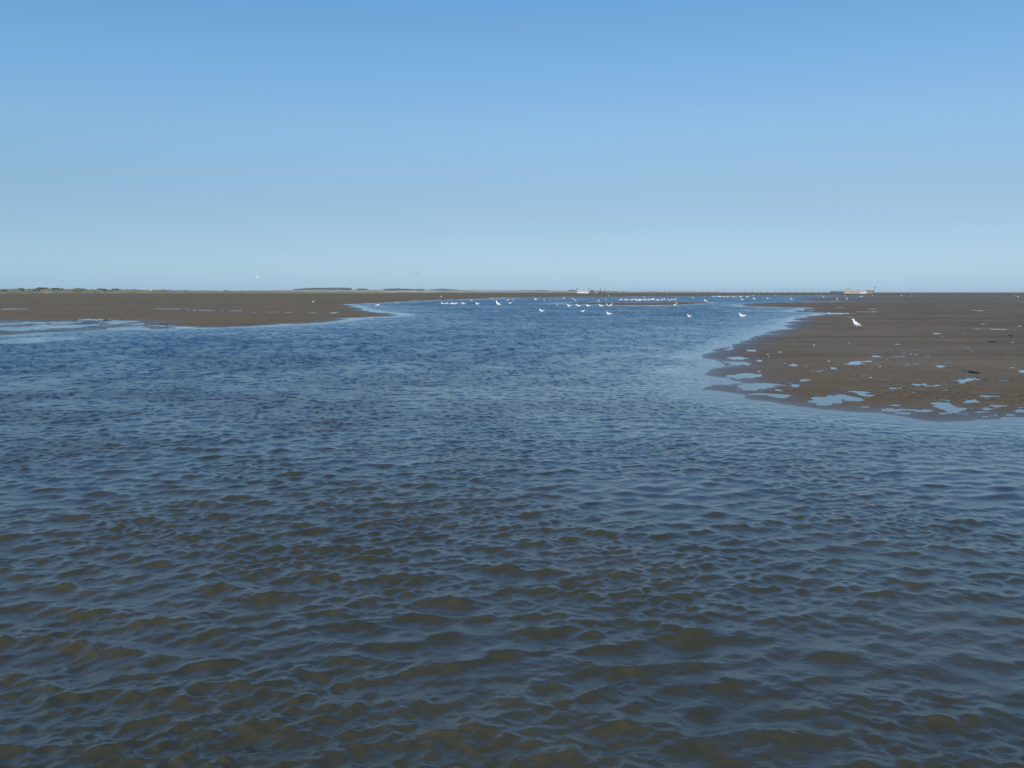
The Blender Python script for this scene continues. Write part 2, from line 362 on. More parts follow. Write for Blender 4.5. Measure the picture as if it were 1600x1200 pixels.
wetmask = np.clip(1 - np.abs(h) / .018, 0, 1)
wetmask = np.clip(wetmask, 0, 1 - .75 * fl * smooth(1200, 1450, PX)) ; wetmask = np.maximum(wetmask, fl * (.75 - .65 * smooth(1180, 1420, PX)) * (.6 + .4 * vnoise(GX * .3, GY, 22, 93.)))
leftwet = smooth(-40, 60, 270 - PX) * smooth(498, 503, PY) * (1 - smooth(520, 527, PY))
h = np.where((land > 0), h * (1 - leftwet) + leftwet * (.0038 + .0075 * fbm(GX, GY * .8, 2.2, 5, 71., .75) - .0035 * carve), h)
streak = smooth(.0, .5, vnoise(GX * .15, GY, 9, 21.)) * smooth(478, 484, PY) * (1 - smooth(492, 498, PY)) * (PX < 620)
wetmask = np.clip(np.maximum(wetmask, np.maximum(leftwet * .8, streak * .85)), 0, 1) * (1 - rise)
brown = 1 - smooth(11, 26, RR)
olive = smooth(0, -8, GX) if False else smooth(900, 450, PX) * 0 + (1 - smooth(-6, 6, GX)) * (1 - leftwet) * (.55 + .45 * vnoise(GX * .2, GY, 12, 31.))
olive = np.clip(olive, 0, 1)
weedy = leftwet * smooth(.25, .6, vnoise(GX * .6, GY, .9, 41.) * .6 + vnoise(GX * .5, GY, 2.4, 44.) * .6)
for (cx, cy, hw, hh) in [(137, 504, 9, .8), (168, 500.3, 8, .7), (193, 500, 6, .6), (118, 502, 6, .5), (8, 519.5, 10, 1.2), (255, 507, 10, .6), (230, 505, 7, .5)]:
    q = np.sqrt(((PX - cx + 2 * nx) / hw) ** 2 + ((PY - cy + .4 * ny) / hh) ** 2)
    sel = (1 - smooth(.7, 1.2, q)) * vis
    h = np.where(sel > .2, np.maximum(h, sel * .02), h); weedy = np.maximum(weedy, sel)
marsh = smooth(330, 520, RR + 60 * vnoise(GX, GY, 90, 3))

def sheet(name, r0, r1, step, Z, DX=None, DY=None, attrs={}, vec=None, mat=None, close=True):
    idx = np.concatenate([np.arange(r0, r1, step)])
    if idx[-1] != r1 - 1: idx = np.append(idx, r1 - 1)
    X = GX[idx] + (DX[idx] if DX is not None else 0); Y = GY[idx] + (DY[idx] if DY is not None else 0); z = Z[idx]
    nr, nc = X.shape
    co = np.stack([X, Y, z], -1).reshape(-1, 3).astype(np.float32)
    a = (np.arange(nr - 1)[:, None] * nc + np.arange(nc)[None, :]); b_ = np.arange(nr - 1)[:, None] * nc + (np.arange(nc)[None, :] + 1) % nc
    q = np.stack([a, b_, b_ + nc, a + nc], -1).reshape(-1, 4)
    me = bpy.data.meshes.new(name)
    me.vertices.add(len(co)); me.vertices.foreach_set('co', co.ravel())
    me.loops.add(q.size); me.loops.foreach_set('vertex_index', q[:, ::-1].astype(np.int32).ravel())
    me.polygons.add(len(q)); me.polygons.foreach_set('loop_start', np.arange(0, q.size, 4, dtype=np.int32))
    me.polygons.foreach_set('use_smooth', np.ones(len(q), bool))
    me.update(calc_edges=True)
    for k, v in attrs.items():
        at_ = me.attributes.new(k, 'FLOAT', 'POINT'); at_.data.foreach_set('value', v[idx].astype(np.float32).ravel())
    if vec is not None:
        at_ = me.attributes.new('surf', 'FLOAT_VECTOR', 'POINT'); at_.data.foreach_set('vector', vec[idx].astype(np.float32).ravel())
    me.materials.append(mat)
    o = bpy.data.objects.new(name, me); C.objects.link(o); o['kind'] = 'structure'
    return o
near_rows = int(np.searchsorted(rad, 8.5))
mud_idx0 = 0
# mud: coarse rows under the deep water close by, fine rows from 8.5 m on
keep = np.concatenate([np.arange(0, near_rows, 6), np.arange(near_rows, len(rad))])
_full = (GX, GY)
def take(a): return a[keep]
GX_, GY_ = GX, GY
GX, GY = take(GX_), take(GY_)
mud = sheet('tidal_mudflat', 0, len(keep), 1, take(h), attrs={'wet': take(wetmask), 'brown': take(brown), 'olive': take(olive), 'marsh': take(marsh), 'weedy': take(weedy)}, mat=M_mud)
mud['label'] = 'grey brown tidal mudflat'
GX, GY = GX_, GY_

# ---------------------------------------------------------------- wind ripples on the water
nwave = 260
lam = np.exp(rng.uniform(math.log(.035), math.log(.9), nwave))
k_ = 2 * math.pi / lam
spread = np.where(lam > .5, R(20), np.where(lam > .15, R(29), R(48)))
th = R(-90 + 6) + rng.normal(0, 1, nwave) * spread      # travelling towards the viewer
ph0 = rng.uniform(0, 2 * math.pi, nwave)
wgt = np.exp(-(np.log(lam / .185) / .66) ** 2) + .46 * np.exp(-(np.log(lam / .075) / .7) ** 2)
slope = np.sqrt(wgt / wgt.sum() * 2) * .212
r_w = int(np.searchsorted(rad, 900))
X, Y = GX[:r_w].astype(np.float32), GY[:r_w].astype(np.float32)
L = -land[:r_w]
drw, dlw, Rw = dr[:r_w], dl[:r_w], RR[:r_w]
calm = .05 + .55 * smooth(.1, 2.0 , L) + .40 * smooth(1.5, 9, L)
calm = np.where(L < 0, .02, calm)
calm = np.where((L < 0) & (leftwet[:r_w] > .3), .30, calm)
calm = np.maximum(calm, .75 * smooth(150, 260, Rw) * fl[:r_w])
gust = 1 + .13 * fbm(X, Y, 7, 3, 17.) + .12 * fbm(X * .3, Y, 16, 2, 27.)
for (cx, cy, hw, hh, s_) in [(50, 532, 80, 4.6, .28)]:
    q = np.sqrt(((PX[:r_w] - cx) / hw) ** 2 + ((PY[:r_w] - cy + (PX[:r_w] - cx) * .055) / hh) ** 2)
    calm = calm * (1 - (1 - s_) * (1 - smooth(.8, 1.15, q)))
streaks = smooth(.35, .8, vnoise(X * .06, Y, 12, 51.)) * smooth(60, 110, Rw)
calm = calm * (1 - .62 * streaks)
depthy = np.clip(calm * gust, 0.0, 1.5) * (1 - .34 * smooth(8, 45, Rw))
short_mod = np.clip(1 + .7 * fbm(X, Y, 1.1, 3, 61.), .15, 2)
Z = np.zeros_like(X); DX = np.zeros_like(X); DY = np.zeros_like(X); SX = np.zeros_like(X); SY = np.zeros_like(X)
lost = np.zeros_like(X)
row_dr = np.maximum(drw[:, :1], 1e-3); row_dl = dlw[:, dlw.shape[1] // 2][:, None]
cell_x = dlw
for i in range(nwave):
    kx, ky = k_[i] * math.cos(th[i]), k_[i] * math.sin(th[i])
    lx, ly = 2 * math.pi / max(abs(kx), 1e-3), 2 * math.pi / max(abs(ky), 1e-3)
    geo = np.clip((ly / row_dr - 2) / 3, 0, 1) * np.clip((lx / cell_x - 2) / 3, 0, 1)
    det = np.clip((ly / row_dr) / 2.5, 0, 1) ** .22 * np.clip((lx / cell_x) / 2.5, 0, 1)
    a = slope[i] / k_[i]
    md = short_mod if lam[i] < .16 else 1.0
    ar_ = (kx * X + ky * Y + ph0[i]).astype(np.float32)
    cs, sn = np.cos(ar_), np.sin(ar_)
    am = (a * depthy * md)
    Z += am * geo * cs
    g_ = (0.95 if lam[i] > .2 else .35) * geo * am
    DX -= g_ * math.cos(th[i]) * sn; DY -= g_ * math.sin(th[i]) * sn
    SX -= am * det * kx * sn; SY -= am * det * ky * sn
    lost += .5 * (am * k_[i]) ** 2 * (1 - det ** 2)
# crests steeper than troughs
hz = Z / (np.std(Z[:400]) + 1e-6)
shp = 1 / np.clip(1 - .16 * np.clip(hz, -1.5, 2), .6, 1.4)
# the faces turned to the viewer are the ones seen at a grazing angle
tilt = .06 * smooth(6, 40, Rw) * (.45 + .55 * np.clip(depthy, 0, 1)) * (L > -.5)
SX += tilt * X / Rw; SY += tilt * Y / Rw
vecn = np.stack([-SX * shp, -SY * shp, np.ones_like(SX)], -1)
rough = np.sqrt(np.clip(np.sqrt(2 * lost) * .5, .0009, .35))
rough = np.maximum(rough, .02)
sheet('water', 0, r_w, 1, Z, DX, DY, attrs={'slick': rough, 'far_blue': .2 + .75 * smooth(4, 32, Rw + 4 * fbm(X, Y, 6, 3, 81.)), 'chop': np.clip(depthy, 0, 1) * np.clip(6 / Rw, .0, 1)}, vec=vecn, mat=M_water)['label'] = 'rippled blue brown tidal channel'

# ---------------------------------------------------------------- far shore: grassy bank on the left, dunes with woods beyond
def ridge(name, x0, x1, r0, depth, crest, base, mat, step=1.5, nprof=14):
    xs = np.arange(x0, x1 + .01, step); vs = []; fs = []
    hz_ = [float(crest(x)) for x in xs]
    for j in range(nprof):
        tt = j / (nprof - 1); prof = math.sin(math.pi * min(tt * 1.25, 1) * .5) if tt < .8 else math.cos((tt - .8) / .2 * math.pi / 2)
        for i, x in enumerate(xs):
            a = math.atan((x - 800) / F); edge = min(1, (x - x0) / 14, (x1 - x) / 14)
            r = r0 + depth * tt + 6 * math.sin(x * .21) + 9 * math.sin(x * .053)
            bump = .10 * hz_[i] * math.sin(x * 1.7 + j * 2.1) * math.sin(x * .63 - j * 1.3) * (0 < j < nprof - 1)
            vs.append((r * math.sin(a), r * math.cos(a), base + max(0, (hz_[i] * prof + bump) * edge)))
    n = len(xs)
    for j in range(nprof - 1):
        for i in range(n - 1): fs.append((j * n + i, j * n + i + 1, (j + 1) * n + i + 1, (j + 1) * n + i))
    o = obj(name, vs, fs, mat, None, True); o['kind'] = 'structure'
    return o
def nz(x, s_, o=0.0): return float(vnoise(np.array([x]), np.array([o]), s_, o)[0])
def interp(pts): return lambda x: float(np.interp(x, [q[0] for q in pts], [q[1] for q in pts]))
# tops as rows of the picture -> heights in metres at the given range
def crest_from_rows(pts, r, jit, s_):
    f_ = interp(pts)
    return lambda x: max(.3, CAM_H + (HY - f_(x)) * r / F + jit * (nz(x, s_, 3.3) + .6 * nz(x, s_ / 3, 5.1)))
BANK_R, DUNE_R = 1000, 2500
bank_crest = crest_from_rows([(-130, 451.6), (0, 452.6), (60, 452.4), (130, 453.2), (190, 453.4), (250, 453.4), (300, 454.6), (380, 455.2), (450, 455.8), (520, 456.6), (600, 457)], BANK_R, .55, 9)
ridge('grassy_bank', -130, 610, BANK_R, 70, bank_crest, .35, M_marsh)['label'] = 'low grassy bank along the left horizon'
dune_crest = crest_from_rows([(360, 455.6), (440, 453.4), (480, 452.6), (520, 452.4), (560, 453.1), (640, 453.3), (700, 453.2), (760, 453.9), (840, 454.1), (930, 454.6), (1000, 455.8), (1060, 455.6), (1120, 456.2)], DUNE_R, .5, 16)
ridge('dune_ridge', 350, 1130, DUNE_R, 160, dune_crest, .3, M_dune)['label'] = 'pale sandy dune ridge on the horizon'

def leaf_mass(mb, cx, cy, cz, rx, ry, rz, n, size, rr):
    for _ in range(n):
        while True:
            q = Vector((rr.uniform(-1, 1), rr.uniform(-1, 1), rr.uniform(-1, 1)))
            if q.length < 1: break
        c = Vector((cx + q.x * rx, cy + q.y * ry, cz + q.z * rz))
        u = Vector((rr.gauss(0, 1), rr.gauss(0, 1), rr.gauss(0, 1))).normalized(); v = u.orthogonal().normalized(); s_ = size * rr.uniform(.6, 1.4)
        mb.add([c - u * s_, c - v * s_ * .6, c + u * s_, c + v * s_ * .6], [(0, 1, 2, 3)])
# woods on the dunes, far enough to read as one mass each
WOODS = [('long dark pine wood on the dune left of centre', [(462, 452.6), (478, 450.8), (490, 450.1), (505, 450.4), (520, 450.0), (540, 450.0), (549, 450.6), (552, 452.6)]),
         ('small dark wood just right of the long pine wood', [(557, 452.8), (563, 451.2), (572, 451.2), (577, 452.8)]),
         ('flat topped blue green wood above pale dunes', [(600, 453), (606, 451.4), (622, 451.0), (640, 451.8), (650, 452.4), (661, 451.8), (664, 453)]),
         ('low wood trailing off at the right end of the dunes', [(672, 453.2), (682, 452.2), (694, 451.6), (703, 452.4), (714, 453.0), (718, 454)]),
         ('faint hazy wood low on the horizon', [(803, 454.8), (812, 453.9), (830, 454.2), (846, 453.8), (856, 454.2), (860, 455)]),
         ('tiny blue grey wood beside the long white building', [(886, 455.2), (889, 453.6), (896, 453.4), (902, 454.8)])]
for lab, prof in WOODS:
    mb = MB(); rr = random.Random(len(lab)); f_ = interp(prof)
    x0, x1 = prof[0][0], prof[-1][0]; x = x0
    while x < x1:
        top = CAM_H + (HY - f_(x) + .45) * (DUNE_R + 110) / F + rr.uniform(-.8, .6)
        bot = max(1.5, dune_crest(x) - 2.0); a = math.atan((x - 800) / F); r = DUNE_R + 110 + rr.uniform(-16, 30)
        if top - bot > 1.2:
            wz = (top - bot) / 2
            leaf_mass(mb, r * math.sin(a), r * math.cos(a), bot + wz, 2.2, 3, wz, 44, .9, rr)
            mb.tube([(r * math.sin(a), r * math.cos(a), 1), (r * math.sin(a), r * math.cos(a), bot + wz)], .25, 4)
        x += rr.uniform(.5, 1.0)
    tag(mb.build('pine_wood', M_leaf), lab, 'wood', 'far woods on the dune ridge', 'stuff')
# scrub masses and reed fringe
mb = MB(); rr = random.Random(5)
for _ in range(2600):
    x = rr.uniform(-125, 600); a = math.atan((x - 800) / F); tt = rr.random() ** 1.5; r = BANK_R - 14 + tt * 60
    z = .5 + bank_crest(x) * min(1, math.sin(math.pi * min(max(tt, 0) * 1.05 + .05, 1) * .5)) * .9
    cx, cy = r * math.sin(a), r * math.cos(a)
    for q in range(3):
        bx, by, hh = cx + rr.uniform(-.5, .5), cy + rr.uniform(-.5, .5), rr.uniform(.5, 1.1)
        mb.add([(bx - .18, by, z - .3), (bx + .18, by, z - .3), (bx + rr.uniform(-.3, .3), by, z + hh)], [(0, 1, 2)])
tag(mb.build('reed_grass', M_grass), 'tawny reeds and grass along the left bank', 'grass', None, 'stuff')
# shrubs one can tell apart along the bank
kinds = []
for k in range(4):
    t = empty('shrub', (0, 0, -50)); rr = random.Random(40 + k); mb = MB()
    for q in range(6 + k): leaf_mass(mb, rr.uniform(-1.5, 1.5), rr.uniform(-.7, .7), rr.uniform(.7, 1.5), .95, .8, .7, 60, .22, rr)
    mb.build('foliage', M_leaf, t)
    st = MB()
    for q in range(4): st.tube([(0, 0, -.6), (rr.uniform(-.3, .3), rr.uniform(-.3, .3), .4), (rr.uniform(-1, 1), rr.uniform(-.6, .6), 1.2)], [.09, .06, .03], 5)
    st.build('stem', M_bark, t); kinds.append(t)
rr = random.Random(9); first = [True] * 4
spots = [rr.uniform(-60, 200) for _ in range(52)] + [rr.uniform(60, 125) for _ in range(20)] + [rr.uniform(200, 470) for _ in range(30)] + [130, 140, 150, 160, 168, 176, 184, 190, 258, 264, 356, 364, 380, 395, 408]
for x in spots:
    k = rr.randrange(4); src = kinds[k]
    o = src if first[k] else copy_tree(src); first[k] = False
    tt = rr.uniform(.2, .75); r = BANK_R + 70 * tt; a = math.atan((x - 800) / F)
    cz = .35 + bank_crest(x) * math.sin(math.pi * min(tt * 1.25, 1) * .5) - .5
    o.location = (r * math.sin(a), r * math.cos(a), cz); o.rotation_euler.z = rr.uniform(0, 6.28)
    s_ = rr.uniform(.6, 1.2) * (1.15 if x < 200 else .75); o.scale = (s_ * 1.3, s_ * 1.3, s_ * .8)
    if x < 200: tag(o, 'dark green shrub in the dense scrub at the far left of the bank', 'shrub', 'shrubs in the dense scrub on the left bank')
    else: tag(o, 'small dark shrub scattered on the grassy bank right of the white beacon', 'shrub', 'shrubs scattered on the grassy bank')

# white beacon on the bank
def gpos(x, r, z=0.0):
    a = math.atan((x - 800) / F); return Vector((r * math.sin(a), r * math.cos(a), z))
c = gpos(240.6, 1010); t = empty('beacon', (c.x, c.y, bank_crest(240.6) * .8 + .2), -math.atan((240.6 - 800) / F))
m_ = MB().loft([((0, 0, -.8), .62, .62), ((0, 0, .6), .52, .52), ((0, 0, 1.6), .42, .42)], 12); m_.build('tower', M_white, t, True)
m_ = MB().loft([((0, 0, 1.6), .55, .55), ((0, 0, 1.7), .55, .55)], 12); m_.build('gallery', M_grey, t)
m_ = MB().loft([((0, 0, 1.7), .3, .3), ((0, 0, 2.1), .3, .3), ((0, 0, 2.5), .04, .04)], 10); m_.build('lantern', M_white, t)
tag(t, 'small white beacon standing up from the grassy bank', 'beacon')

# ---------------------------------------------------------------- buildings on the horizon
BR = 900; UP = BR / F                     # metres per picture column at that range
def building(name, x0, x1, row_top, row_base, mat, roofmat, label, depth=6, roof='flat', r=BR, wins=3, door=False, eave=None):
    xc = (x0 + x1) / 2; wd = (x1 - x0) * r / F; c = gpos(xc, r)
    zb = CAM_H + (HY - row_base) * r / F; zt = CAM_H + (HY - row_top) * r / F
    zb = max(zb, .3)
    t = empty(name, (c.x, c.y, zb), -math.atan((xc - 800) / F)); H = zt - zb
    rh = H * (.42 if roof == 'gable' else .22 if roof == 'shallow' else .10); wh = H - rh; hw = wd / 2
    m = MB().box(-hw, hw, 0, depth, -.6, wh)
    if roof == 'gable':
        m.add([(-hw, 0, wh), (hw, 0, wh), (0, 0, H - .06), (-hw, depth, wh), (hw, depth, wh), (0, depth, H - .06)], [(0, 1, 2), (5, 4, 3), (0, 3, 4, 1), (0, 2, 5, 3), (1, 4, 5, 2)])
    m.build('wall', mat, t)
    e = .3; m = MB()
    if roof == 'gable':
        for sx in (-1, 1):
            m.add([(0, -e, H), (sx * (hw + e), -e, wh - .15), (0, depth + e, H), (sx * (hw + e), depth + e, wh - .15), (0, -e, H + .14), (sx * (hw + e), -e, wh - .01), (0, depth + e, H + .14), (sx * (hw + e), depth + e, wh - .01)],
                  [(0, 1, 3, 2), (4, 6, 7, 5), (0, 4, 5, 1), (2, 3, 7, 6), (1, 5, 7, 3)])
    elif roof == 'shallow':
        v = [(-hw - e, -e, wh), (hw + e, -e, wh), (hw + e, depth + e, wh), (-hw - e, depth + e, wh), (-hw * .8, depth * .5, H), (hw * .8, depth * .5, H)]
        m.add(v, [(3, 2, 1, 0), (0, 1, 5, 4), (2, 3, 4, 5), (1, 2, 5), (3, 0, 4)])
    else: m.box(-hw - e, hw + e, -e, depth + e, wh, H)
    m.build('roof', roofmat, t)
    for k in range(wins):
        wx_ = -hw + wd * (k + .5) / wins; ww = min(.55, wd / wins * .28)
        f = MB()
        z0, z1 = wh * .35, wh * .75
        for q in ((wx_ - ww - .07, wx_ - ww, z0 - .07, z1 + .07), (wx_ + ww, wx_ + ww + .07, z0 - .07, z1 + .07), (wx_ - ww, wx_ + ww, z0 - .07, z0), (wx_ - ww, wx_ + ww, z1, z1 + .07)):
            f.box(q[0], q[1], -.06, -.003, q[2], q[3])
        fo = f.build('window', M_white, t); MB().box(wx_ - ww, wx_ + ww, -.03, -.004, z0, z1).build('pane', M_glass, fo)
    if door: MB().box(hw * .55, hw * .55 + .9, -.05, -.003, -.5, wh * .8).build('door', M_brown, t)
    tag(t, label, 'building'); return t
def pole(name, x, row_top, row_base, label, cat, head=None, r=BR, rad=.16, mat=None, group=None):
    c = gpos(x, r); zb = max(CAM_H + (HY - row_base) * r / F, .1); zt = CAM_H + (HY - row_top) * r / F
    t = empty(name, (c.x, c.y, zb)); H = zt - zb
    MB().tube([(0, 0, -.8), (0, 0, H * .5), (0, 0, H)], [rad, rad * .9, rad * .7], 6).build('pole', mat or M_wood, t)
    if head == 'basket': MB().loft([((0, 0, H - .9), .12, .12), ((0, 0, H - .5), .45, .45), ((0, 0, H), .5, .5), ((0, 0, H + .25), .15, .15)], 8).build('top_mark', M_roof, t)
    elif head == 'flag': MB().box(.12, 1.3, -.02, .02, H - .9, H - .1).build('flag', M_roof, t)
    elif head == 'lamp': MB().box(-.5, .5, -.2, .2, H - .1, H + .2).build('lamp_head', M_roof, t)
    tag(t, label, cat, group); return t
building('white_building', 901, 919.4, 454.1, 457.2, M_white, M_white, 'long low white building at the left of the central cluster', 8, 'flat', wins=6)
building('boarded_house', 920.3, 928.6, 452.9, 457.4, M_brown, M_pink, 'brown house with a pale roof in the middle of the central cluster', 7, 'gable', wins=2, door=True)
building('shed', 929.4, 933.6, 454.2, 457.4, M_grey, M_grey, 'small grey shed between the brown house and the dark sheds', 5, 'shallow', wins=1)
building('dark_shed', 934.4, 939.4, 454.3, 457.4, M_roof, M_grey, 'dark shed with a light grey roof right of the grey shed', 5, 'gable', wins=1)
building('long_shed', 940.2, 946.2, 454.1, 457.4, M_roof, M_white, 'dark shed under a bright roof at the right end of the central cluster', 6, 'gable', wins=2, r=BR + 4)
pole('signal_pole', 900.4, 450.2, 457.4, 'tall pole at the left end of the long white building', 'pole', 'flag', r=BR - 6)
pole('signal_pole', 918.6, 449.8, 457.4, 'tall pole between the white building and the brown house', 'pole', 'basket', r=BR - 6)
pole('signal_pole', 937.3, 451.4, 457.4, 'stout dark topped pole in front of the dark shed', 'pole', 'basket', r=BR - 6, rad=.22)
pole('signal_pole', 944.6, 450.2, 457.4, 'tall lamp pole at the right end of the central cluster', 'pole', 'lamp', r=BR - 6)
building('blue_shed', 1295, 1304.6, 455.0, 457.9, M_blue, M_blue, 'long flat dark blue shed at the left of the right hand cluster', 7, 'flat', wins=3)
building('low_shed', 1305.4, 1315.4, 455.6, 457.9, M_roof, M_roof, 'low dark shed beside the dark blue shed', 6, 'shallow', wins=2)
building('peaked_house', 1316.4, 1327.4, 451.4, 457.9, M_cream, M_roof, 'tall cream house with a dark peaked roof in the right hand cluster', 9, 'gable', wins=3)
building('pale_house', 1328.2, 1332.8, 453.6, 457.9, M_pink, M_white, 'narrow pale house between the peaked house and the red roof', 6, 'shallow', wins=1)
building('red_roofed_house', 1333.6, 1340.4, 453.0, 457.9, M_pink, M_redroof, 'house with a reddish brown roof in the right hand cluster', 8, 'gable', wins=2)
building('long_house', 1341.2, 1350.8, 454.1, 457.9, M_white, M_pink, 'long whitish house right of the red roof', 7, 'shallow', wins=3)
building('cream_hall', 1351.6, 1361.4, 453.1, 457.9, M_orange, M_cream, 'orange brown hall with a wide cream roof at the right end', 9, 'shallow', wins=3)
pole('signal_pole', 1309.4, 451.2, 457.9, 'thin pole left of the peaked house above the low dark shed', 'pole', None, r=BR - 6)
pole('signal_pole', 1312.6, 452.0, 457.9, 'shorter thin pole close to the peaked house', 'pole', None, r=BR - 6)
pole('signal_pole', 1362.4, 449.4, 457.9, 'reddish pole at the right end of the cream roofed hall', 'pole', 'flag', r=BR - 6, mat=M_redroof)

# row of posts along the far flats
xs = [962, 972, 993, 1005, 1014.2, 1020, 1028, 1037.4, 1045.2, 1053, 1060, 1072.8, 1083, 1094.8, 1106, 1117.5, 1128.8, 1140.2, 1151.2, 1162.5, 1174, 1186, 1197, 1208.5, 1219.5, 1231, 1242, 1253.5, 1265.5, 1276, 1287]
POST_R = 620; proto = None
for i, x in enumerate(xs):
    big = x > 1180; c = gpos(x, POST_R)
    H = (HY - (453.4 if big else 454.0) + rng.uniform(-.5, .5)) * POST_R / F + CAM_H
    if proto is None:
        proto = MB().tube([(0, 0, -.6), (0.02, 0, .6), (0, 0, 1.0)], [.11, .10, .09], 7).add([(-.08, -.08, 1), (.08, -.08, 1), (.08, .08, 1), (-.08, .08, 1), (0, 0, 1.03)], [(0, 1, 4), (1, 2, 4), (2, 3, 4), (3, 0, 4)]).build('wooden_post', M_wood); o = proto
    else: o = proto.copy(); C.objects.link(o)
    o.location = c; o.rotation_euler = (rng.uniform(-.04, .04), rng.uniform(-.05, .05), rng.uniform(0, 6)); o.scale = (1, 1, H)
    tag(o, 'weathered post in the long row between the two building clusters', 'post', 'posts along the far edge of the flats')

# ---------------------------------------------------------------- gulls
def gull_body(pitch=0.0, neck=0.0, feeding=False):
    """rings from tail to head; pitch tips the trunk up, neck stretches upward"""
    R_ = [((-.24, 0, .06), .024, .008), ((-.20, 0, .058), .044, .022), ((-.14, 0, .055), .066, .050), ((-.07, 0, .05), .084, .078), (
        (.01, 0, .05), .092, .090), ((.08, 0, .06), .086, .084), ((.13, 0, .095), .064, .064), ((.155, 0, .135 + neck * .3), .047, .048),
        ((.170, 0, .168 + neck * .7), .040, .042), ((.188, 0, .198 + neck), .041, .042), ((.214, 0, .212 + neck), .038, .036), ((.243, 0, .203 + neck), .020, .020), ((.256, 0, .199 + neck), .008, .008)]
    cs, sn = math.cos(pitch), math.sin(pitch); out = []
    for (x, y, z), a, b_ in R_:
        if x < .12: x, z = x * cs - (z - .05) * sn, x * sn + (z - .05) * cs + .05
        else:
            px_, pz_ = .12 * cs, .12 * sn
            x, z = x - .12 + px_, z + pz_
        out.append(((x, y, z), a, b_))
    return out
def make_gull(pose='swim', simple=False):
    pitch, neck, lift = {'swim': (R(-4), .0, .0), 'stand': (R(14), .015, .10), 'upright': (R(22), .02, .10), 'land': (R(10), 0, .05)}[pose]
    t = empty('gull'); rings = gull_body(pitch, neck)
    rings = [((x, y, z + lift), a, b_) for (x, y, z), a, b_ in rings]
    MB().loft(rings, 8 if simple else 14).build('body', M_feather, t, True)
    cs, sn = math.cos(pitch), math.sin(pitch)
    rot = lambda x, z: (x * cs - z * sn, x * sn + z * cs + .05 + lift)
    if pose == 'land':
        for s_ in (-1, 1):
            m = MB(); tip = (.16, s_ * .42, .42 + lift)
            P0 = [Vector((.10, s_ * .05, .09 + lift)), Vector((.14, s_ * .20, .20 + lift)), Vector((.12, s_ * .34, .32 + lift)), Vector(tip)]
            ch = [.16, .15, .11, .03]
            m.loft([(q - Vector((c_ * .4, 0, 0)), c_ * .5, .014) for q, c_ in zip(P0, ch)], 8, (1, 0, 0))
            m.build('wing', M_feather, t, True)
    else:
        for s_ in (-1, 1):
            m = MB(); pts = [(.10, .045, .014, .036), (.04, .074, .020, .054), (-.06, .072, .020, .052), (-.15, .046, .015, .036), (-.22, .020, .011, .018), (-.275, .005, .005, .007)]
            rg = []
            for x, y, a, b_ in pts:
                X_, Z_ = rot(x, .020 if x > -.2 else .012); rg.append(((X_, s_ * y, Z_), a, b_))
            m.loft(rg, 6 if simple else 10); m.build('wing', M_wing, t, True)
    hx, hz = rings[-1][0][0], rings[-1][0][2]
    MB().loft([((hx - .012, 0, hz), .010, .010), ((hx + .025, 0, hz - .002), .008, .009), ((hx + .048, 0, hz - .012), .002, .003)], 6 if simple else 8).build('bill', M_bill, t, True)
    if not simple:
        ex = rings[10][0]
        for s_ in (-1, 1):
            MB().loft([((ex[0] + .008, s_ * .026, ex[2] + .006), .001, .001), ((ex[0] + .008, s_ * .029, ex[2] + .006), .006, .006), ((ex[0] + .008, s_ * .034, ex[2] + .006), .001, .001)], 8).build('eye', M_eye, t, True)
    if pose in ('stand', 'upright'):
        for s_ in (-1, 1):
            m = MB().tube([(-.005, s_ * .028, .02 + lift), (-.012, s_ * .030, lift * .45), (.0, s_ * .030, .004)], [.014, .0055, .0055], 6)
            m.add([(-.01, s_ * .030, .001), (.05, s_ * .030 - .024, .0), (.058, s_ * .030, .0), (.05, s_ * .030 + .024, .0), (0, s_ * .030, .012)], [(0, 1, 4), (1, 2, 4), (2, 3, 4), (3, 0, 4), (0, 3, 2, 1)])
            m.build('leg', M_leg, t)
    return t
def make_flier(name, mf, mw, dihedral=.35):
    t = empty(name)
    MB().loft([((-.24, 0, 0), .035, .005), ((-.17, 0, 0), .03, .02), ((-.06, 0, 0), .055, .05), (( .06, 0, 0), .058, .055), ((.15, 0, .005), .04, .04), ((.2, 0, .01), .03, .032), ((.235, 0, .005), .012, .012)], 12).build('body', mf, t, True)
    MB().loft([((.23, 0, .005), .009, .009), ((.275, 0, -.005), .002, .003)], 6).build('bill', M_bill, t, True)
    for s_ in (-1, 1):
        m = MB(); pts = [(.05, .03, 0, .085), (.09, .20, .12 * dihedral, .080), (.07, .38, .30 * dihedral, .062), (-.02, .54, .36 * dihedral, .034), (-.10, .63, .34 * dihedral, .006)]
        m.loft([((x - c_ * .3, s_ * y, z + .02), c_, .009) for x, y, z, c_ in pts], 8, (1, 0, 0))
        m.build('wing', mw, t, True)
    return t
SW, ST, UPR, LD = [make_gull(p_) for p_ in ('swim', 'stand', 'upright', 'land')]
FSW, FST = make_gull('swim', True), make_gull('stand', True)
protos = {'swim': SW, 'stand': ST, 'upright': UPR, 'land': LD, 'fswim': FSW, 'fstand': FST}
used = set()
def mudz(x, y):
    r = radius(y); a = math.atan((x - 800) / F); i = int(np.abs(rad - r).argmin()); j = int(np.abs(phi - a).argmin())
    return float(h[i, j])
